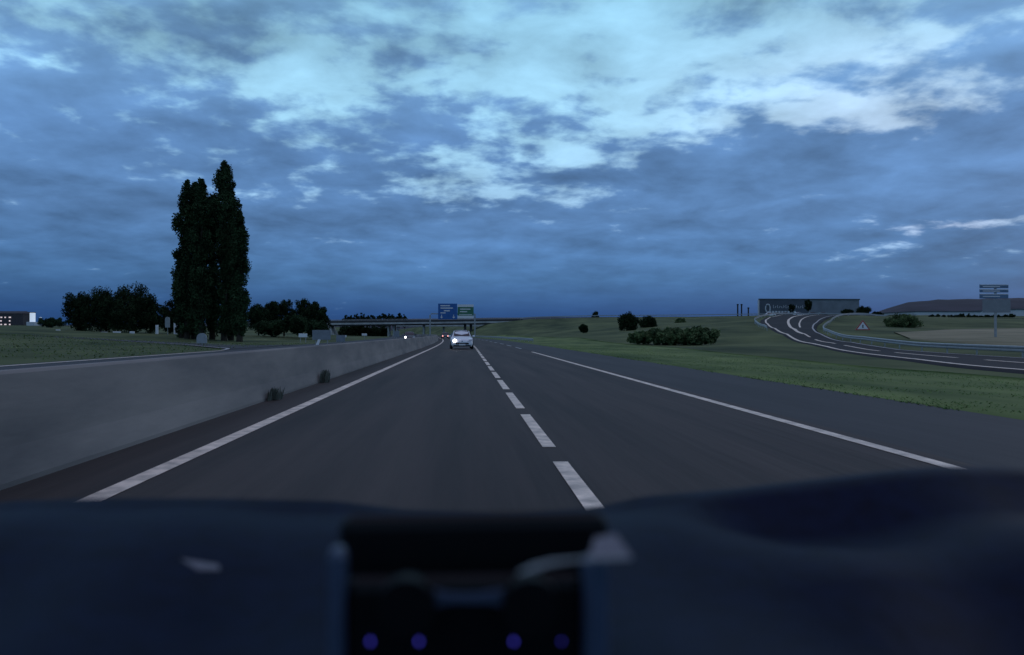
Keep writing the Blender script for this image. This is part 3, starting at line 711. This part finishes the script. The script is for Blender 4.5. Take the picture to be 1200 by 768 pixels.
# warning triangle by the slip road
q0 = at(1002, 387, 105); q1 = at(1020, 387, 105); qt = at(1011, 375, 105); w = q1.x-q0.x; h = qt.z-q0.z; g = hz(qt.x, 105)
t = thing('warning_sign', 'triangular warning sign with red border right of the slip road', 'road sign', (qt.x, 105, g))
z0 = q0.z-g
def tri(sc, y0, y1, nm, m, par):
    c = z0+h/3; return MB().prism([(-w/2*sc, 0, c-h/3*sc), (w/2*sc, 0, c-h/3*sc), (0, 0, c+h*2/3*sc)], (0, y0, 0), (0, y1, 0)).build(nm, m, par)
tp = tri(1, -.03, .03, 'panel', MT['red'], t); tri(.72, -.036, -.031, 'face', MT['swhite'], tp)
MB().box((0, -.045, z0+h*.36), (w*.07, .012, h*.30)).build('symbol', MT['black'], tp)
MB().tube([(0, .08, -.5), (0, .08, z0+h*.8)], .05, 8).build('post', MT['galv'], t)
# big direction sign at the right
Ys = 75
t0 = at(1168, 385, Ys); g = hz(t0.x, Ys)
t = thing('direction_sign', 'large direction sign with stacked slats over a grey panel at right', 'road sign', (t0.x, Ys, g))
def spanel(px0, py0, px1, py1, m, nm, dy=0, th=.08):
    a = at(px0, py0, Ys); b = at(px1, py1, Ys)
    return MB().box(((a.x+b.x)/2-t0.x, dy, (a.z+b.z)/2-g), (b.x-a.x, th, a.z-b.z), bev=.01).build(nm, m, t)
spb = mat('blue_grey_panel', (.10, .17, .27), .5, .1, 1)
for (a, b) in ((333.5, 338), (339.0, 343), (344.4, 350)):
    s_ = spanel(1148, a, 1181.5, b, spb, 'slat'); q = MB(); c0 = at(1148, a, Ys); c1 = at(1181.5, b, Ys)
    q.box(((c0.x+c1.x)/2-t0.x, -.05, c0.z-g-.045), (c1.x-c0.x-.04, .015, .05)); q.box(((c0.x*.6+c1.x*.4)-t0.x, -.05, (c0.z+c1.z)/2-g-.03), ((c1.x-c0.x)*.6, .012, .07))
    q.build('lettering', MT['swhite'], s_)
spanel(1151.5, 351, 1184, 366.5, MT['sgrey'], 'lower_panel')
for px in (1167.5,):
    x = at(px, 380, Ys).x-t0.x; MB().tube([(x, .12, -.4), (x, .12, at(px, 334, Ys).z-g)], .12, 8).build('post', MT['galv'], t)
# tall thin posts on the skyline
for k, (px, py) in enumerate(((864.5, 356.5), (869, 356.5), (877, 360.5))):
    q = at(px, py, 322); g = hz(q.x, 322); t = thing('marker_post', ('left one of the twin dark posts on the skyline', 'right one of the twin dark posts on the skyline', 'short dark post on the skyline left of the warehouse')[k], 'post', (q.x, 322, g), 0, 'dark posts on the skyline')
    MB().tube([(0,0,-.2), (0,0,q.z-g)], .3, 8).build('pole', MT['black'], t); MB().box((0,0,q.z-g-.25), (.8,.3,.5), bev=.04).build('head', MT['black'], t)

# ------------------------------------------------------------------ buildings
YB = 410
a = at(889, 351.5, YB); b = at(1007, 369.5, YB); base = b.z-1.5
t = thing('warehouse', 'long low grey warehouse with white lettering on the hill behind the slip road', 'building', ((a.x+b.x)/2, YB, base))
hw = (b.x-a.x)/2; hh = a.z-base
MB().add([(-hw,0,0),(hw,0,0),(hw+12,30,0),(-hw+12,30,0),(-hw,0,hh),(hw,0,hh+.1),(hw+12,30,hh+.1),(-hw+12,30,hh)], [(3,2,1,0),(0,1,5,4),(1,2,6,5),(2,3,7,6),(3,0,4,7)]).build('wall', MT['clad'], t)
MB().prism([(-hw-.3,-.4,0),(hw+.3,-.4,0),(hw+12.3,30.4,0),(-hw+11.7,30.4,0)], (0,0,hh+.12), (0,0,hh+.6)).build('roof', MT['clad2'], t)
xe = at(947, 360, YB).x-t.location.x
MB().box(((-hw+xe)/2, -.12, hh*.5), (xe+hw-.6, .16, hh-.3)).build('sign_wall', MT['clad2'], t)
MB().box((-hw-.15, -.3, hh*.5), (.7, .5, hh)).build('corner_post', MT['whall'], t)
fr = MB()
cxr = at(899.5, 361, YB).x-t.location.x; cz = at(899.5, 361.5, YB).z-base
ring = [(cxr+1.25*math.cos(k*.3142), -.3, cz+2.1*math.sin(k*.3142)) for k in range(21)]
fr.tube(ring, .34, 6)
fr.build('logo', MT['whall'], t)
lt = MB(); xx = at(906, 360, YB).x-t.location.x; zc = at(906, 359.5, YB).z-base
for k in range(15):
    hgt = [1.6,1.0,1.5,1.0,1.0,1.5,1.6,1.0,1.0,1.5,1.0,1.6,1.0,1.0,1.5][k]; wd = .75
    lt.box((xx+k*1.12, -.28, zc-.75+hgt/2), (.22, .1, hgt)); lt.box((xx+k*1.12+.3, -.28, zc-.65+(k%2)*.6), (.5, .1, .22))
lt.build('lettering', MT['whall'], t)
wn = MB()
for k in range(9): wn.box((xe-14.5+k*1.65-6, -.27, 3.1), (1.1, .08, 1.0))
wn.build('window', MT['whall'], t)
# parked cars at the crest
for k, px in enumerate((903, 911, 921, 936, 953, 965)):
    Y = 300+k*2; x = at(px, 370, Y).x; z = hz(x, Y)
    section_car('parked_car', ('leftmost parked car below the warehouse', 'parked car under the warehouse logo lettering', 'parked car left of the small warehouse tree', 'pale parked car between the two small warehouse trees', 'parked car right of the taller warehouse tree', 'rightmost parked car below the warehouse')[k], (x, Y, z), R(90 if k % 2 else 80), MT['carw'] if k % 3 == 0 else dk, lit=(False, False), group='cars parked below the warehouse')
# far pale halls
def hall(px0, py0, px1, py1, Y, label):
    a = at(px0, py0, Y); b = at(px1, py1, Y); base = b.z-3; hw = (b.x-a.x)/2; hh = a.z-base
    t = thing('storage_hall', label, 'building', ((a.x+b.x)/2, Y, base))
    MB().box((0, 20, hh/2), (2*hw, 40, hh)).build('wall', MT['whall'], t)
    MB().box((0, 20, hh+.2), (2*hw+1, 41, .4)).build('roof', MT['clad2'], t)
    n = max(2, int(hw/4)); q = MB()
    for k in range(n): q.box((-hw+(k+.5)*2*hw/n, -.1, hh*.35), (2.2, .15, 3.0))
    q.build('doors', MT['clad'], t)
hall(1072, 365.6, 1149, 373, 420, 'long white storage hall at the foot of the dark hill')
hall(1191, 363, 1240, 372, 420, 'white storage hall at the right edge behind the direction sign')
# lit building at far left
YL = 500; a = at(-34, 367.5, YL); b = at(27, 382, YL); base = b.z-1.5; hw = (b.x-a.x)/2; hh = a.z-base
t = thing('apartment_building', 'dark building with rows of lit windows at the far left', 'building', ((a.x+b.x)/2, YL, base))
MB().box((0, 7, hh/2), (2*hw, 14, hh)).build('wall', MT['wallb'], t)
MB().add([(-hw-.4,-.4,hh),(hw+.4,-.4,hh),(hw+.4,14.4,hh),(-hw-.4,14.4,hh),(-hw+2,7,hh+1.6),(hw-2,7,hh+1.6)], [(0,1,5,4),(1,2,5),(2,3,4,5),(3,0,4)]).build('roof', MT['roofb'], t)
for r_ in range(3):
    for k in range(11):
        if random.random() < .25: continue
        x = -hw+1.6+k*(2*hw-2.6)/10.5+random.uniform(-.2, .2); z = 2.3+r_*2.15
        w_ = MB().box((x, -.05, z), (random.uniform(.8, 1.4), .12, .75)).build('window', MT['winlit'], t)
a = at(31.5, 366.5, 490); b = at(38.5, 376, 490); base = b.z-4.5
t = thing('lit_tower', 'small brightly lit white tower beside the lit building', 'tower', ((a.x+b.x)/2, 490, base)); w = b.x-a.x; h = a.z-base
MB().box((0, 3, h*.68), (w*.5, 3.5, h*.64), bev=.2).build('lantern', MT['towlit'], t)
MB().box((.2, 3, 1.9), (w*1.3, 6, 3.8), bev=.1).build('base_house', MT['whall'], t)
MB().box((0, 3, h+.15), (w*.6, 3.9, .4), bev=.05).build('roof', MT['roofb'], t)
q = at(48.5, 372.5, 480); g = hz(q.x, 480)
t = thing('street_lamp', 'lone lit street lamp right of the small lit tower', 'street lamp', (q.x, 480, g))
MB().tube([(0,0,-.2),(0,0,q.z-g),(0,-.5,q.z-g+.2)], .09, 6).build('pole', MT['galv'], t); MB().box((0,-.7,q.z-g+.1), (.7,.8,.45), bev=.08).build('lamp_head', MT['towlit'], t)

# ------------------------------------------------------------------ far hills
def hillmesh(name, prof, Y, depth, m):
    v = []; f = []; n = 60; rows = 7
    pts = []
    for k in range(n):
        t_ = k/(n-1); px = prof[0][0]+(prof[-1][0]-prof[0][0])*t_; py = float(np.interp(px, [p[0] for p in prof], [p[1] for p in prof]))+.35*math.sin(px*.21)+.25*math.sin(px*.53)
        top = at(px, py, Y)
        for r_ in range(rows):
            s = r_/(rows-1); yy = Y-depth*(1-s); sc = yy/Y
            v.append((top.x*sc+0, yy, -6+(top.z+6)*math.sin(s*math.pi/2)**1.2))
        for r_ in range(1, 3): v.append((top.x*(1+r_*.2), Y+depth*r_*.6, top.z*(1-.5*r_)-6*r_))
    w = rows+2
    for k in range(n-1):
        for j in range(w-1): f.append((k*w+j, k*w+j+1, (k+1)*w+j+1, (k+1)*w+j))
    o = new(name, v, f, m, smooth=True); return struct(o)
hillmesh('wooded_hill', [(1005,372),(1035,364),(1060,355.5),(1100,352),(1150,351),(1200,350),(1330,348),(1500,356),(1700,372)], 1500, 500, MT['hill'])
hillmesh('far_hill', [(-400,382),(-100,379),(60,381),(200,379),(420,374.5),(520,373),(640,371.5),(900,371),(1100,371),(1400,372)], 2600, 700, MT['hill'])

# ------------------------------------------------------------------ the car the camera rides in
oc = thing('dashboard', 'dark navy dashboard top of the car the camera rides in, across the bottom', 'dashboard', (0, 0, 0))
# dashboard top: far edge follows the seen outline, then runs back towards the seats
edge = [(-500,640),(-250,625),(0,586),(110,583),(250,583),(390,586),(470,596),(600,600),(700,594),(760,580),(860,572),(960,560),(1050,550),(1110,545),(1180,545),(1300,552),(1600,580),(1900,620)]
rowsY = [.715, .70, .68, .64, .59, .54, .48, .42, .36, .30, .24]; v = []; f = []; nE = 120
ex = [e[0] for e in edge]; ey = [e[1] for e in edge]
for k in range(nE):
    px = -500+2400*k/(nE-1); py = float(np.interp(px, ex, ey)); p = at(px, py, .70)
    fold = .004*math.sin(px*.012)+.003*math.sin(px*.031)
    v.append((p.x, .75, .55)); v.append((p.x, .73, p.z-.03))
    for r_, yy in enumerate(rowsY):
        s = r_/(len(rowsY)-1)
        rt = sm(740, 900, px); z = p.z-.004*(1 if r_ == 0 else 0)+fold*s*2-rt*(.0,.0,.0,.020,.016,.0,.0,.022,.004,.0,.0)[r_]*(1+.25*math.sin(px*.01))-s*(p.z-1.040)-(1-rt)*.006*math.sin(s*12)
        v.append((p.x, yy, z))
    v.append((p.x, .22, .98)); v.append((p.x, .20, .55))
w = len(rowsY)+4
for k in range(nE-1):
    for j in range(w-1): f.append((k*w+j, (k+1)*w+j, (k+1)*w+j+1, k*w+j+1))
o = new('top_surface', v, f, MT['dash'], oc, smooth=True)
# bonnet far below the sight line, so the car does not end in the air
bn = []
bf = []
for k in range(13):
    x = -.78+k*.13
    for j, (y, z) in enumerate(((.78,.82),(1.0,.80),(1.3,.76),(1.65,.70),(1.85,.60),(1.9,.35))):
        bn.append((x*(1-.05*j), y, z-.10*abs(x/.8)**3))
for k in range(12):
    for j in range(5): bf.append((k*6+j, (k+1)*6+j, (k+1)*6+j+1, k*6+j+1))
new('bonnet', bn, bf, MT['body'], oc, smooth=True)
# the phone-like device in its holder
YD = .36
def dp(px, py, Y=YD): return at(px, py, Y)
dev = thing('device_holder', 'black device clamped in a holder in the middle of the dashboard', 'phone holder', (dp(550, 790).x, YD, dp(550, 790).z-.03))
o0 = dev.location
def dbox(px0, py0, px1, py1, th, dy, nm, m, bev=.003, par=dev, rx=0):
    a = dp(px0, py0, YD+dy); b = dp(px1, py1, YD+dy)
    return MB().box(((a.x+b.x)/2-o0.x, dy, (a.z+b.z)/2-o0.z), (b.x-a.x, th, a.z-b.z), bev=bev, rx=rx).build(nm, m, par)
dbox(404, 676, 684, 800, .012, 0, 'body', MT['dev'], .005)
dbox(398, 604, 712, 690, .012, .03, 'back_plate', MT['dev'], .006)
dbox(386, 640, 406, 800, .014, -.004, 'clamp', MT['clamp'], .004); dbox(682, 650, 712, 800, .014, -.004, 'clamp', MT['clamp'], .004)
for px in (478, 620): 
    c = dp(px, 705, YD-.012); MB().tube([(c.x-o0.x, -.012, c.z-o0.z), (c.x-o0.x, -.022, c.z-o0.z)], .0125, 20).build('knob', MT['dev'], dev)
a = dp(505, 702); q = MB(); pts = []
vv = [(dp(px, py, YD-.009)-Vector(o0)) for px, py in ((500,690),(530,697),(560,697),(598,690),(592,711),(570,706),(530,706),(508,711))]
vv = [Vector((p.x, -.009, p.z)) for p in vv]
MB().prism([(p.x, 0, p.z) for p in vv], (0, -.010, 0), (0, -.0065, 0)).build('bracket', MT['clamp'], dev)
for px, s in ((434, 1), (491, 1), (602, 1), (658, .55)):
    led = dp(px, 752, YD-.009); MB().tube([(led.x-o0.x, -.009, led.z-o0.z+.0008*s), (led.x-o0.x, -.009, led.z-o0.z-.0008*s)], .0004*s+.0002, 8).build('indicator_light', MT['led'], dev)
# pale strip and card catching the light
pts = [dp(px, py, .31) for px, py in ((608,672),(625,666),(645,660),(668,657),(700,655),(738,654))]
o = MB().tube(pts, [.0005,.0012,.0010,.0007,.0006,.0005], 6).build('thin_cable', MT['galv']); tag(o, 'thin pale cable curving over the right corner of the device', 'cable')
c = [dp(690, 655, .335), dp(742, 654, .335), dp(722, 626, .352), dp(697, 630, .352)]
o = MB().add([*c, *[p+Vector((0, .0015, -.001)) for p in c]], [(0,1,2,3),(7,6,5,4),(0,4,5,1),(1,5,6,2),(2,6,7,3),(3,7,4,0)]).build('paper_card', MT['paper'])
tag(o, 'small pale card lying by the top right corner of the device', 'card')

c = [dp(212, 655, .5), dp(256, 662, .5), dp(257, 668, .49), dp(232, 668, .49)]  # thin flake modelled in place of a pale reflection on the dashboard
o = MB().add([*c, *[p+Vector((0, .001, -.001)) for p in c]], [(0,1,2,3),(7,6,5,4),(0,4,5,1),(1,5,6,2),(2,6,7,3),(3,7,4,0)]).build('reflection_mark', MT['paper'])
tag(o, 'tiny pale reflection mark on the left part of the dashboard', 'reflection mark')
S.render.engine = 'CYCLES'
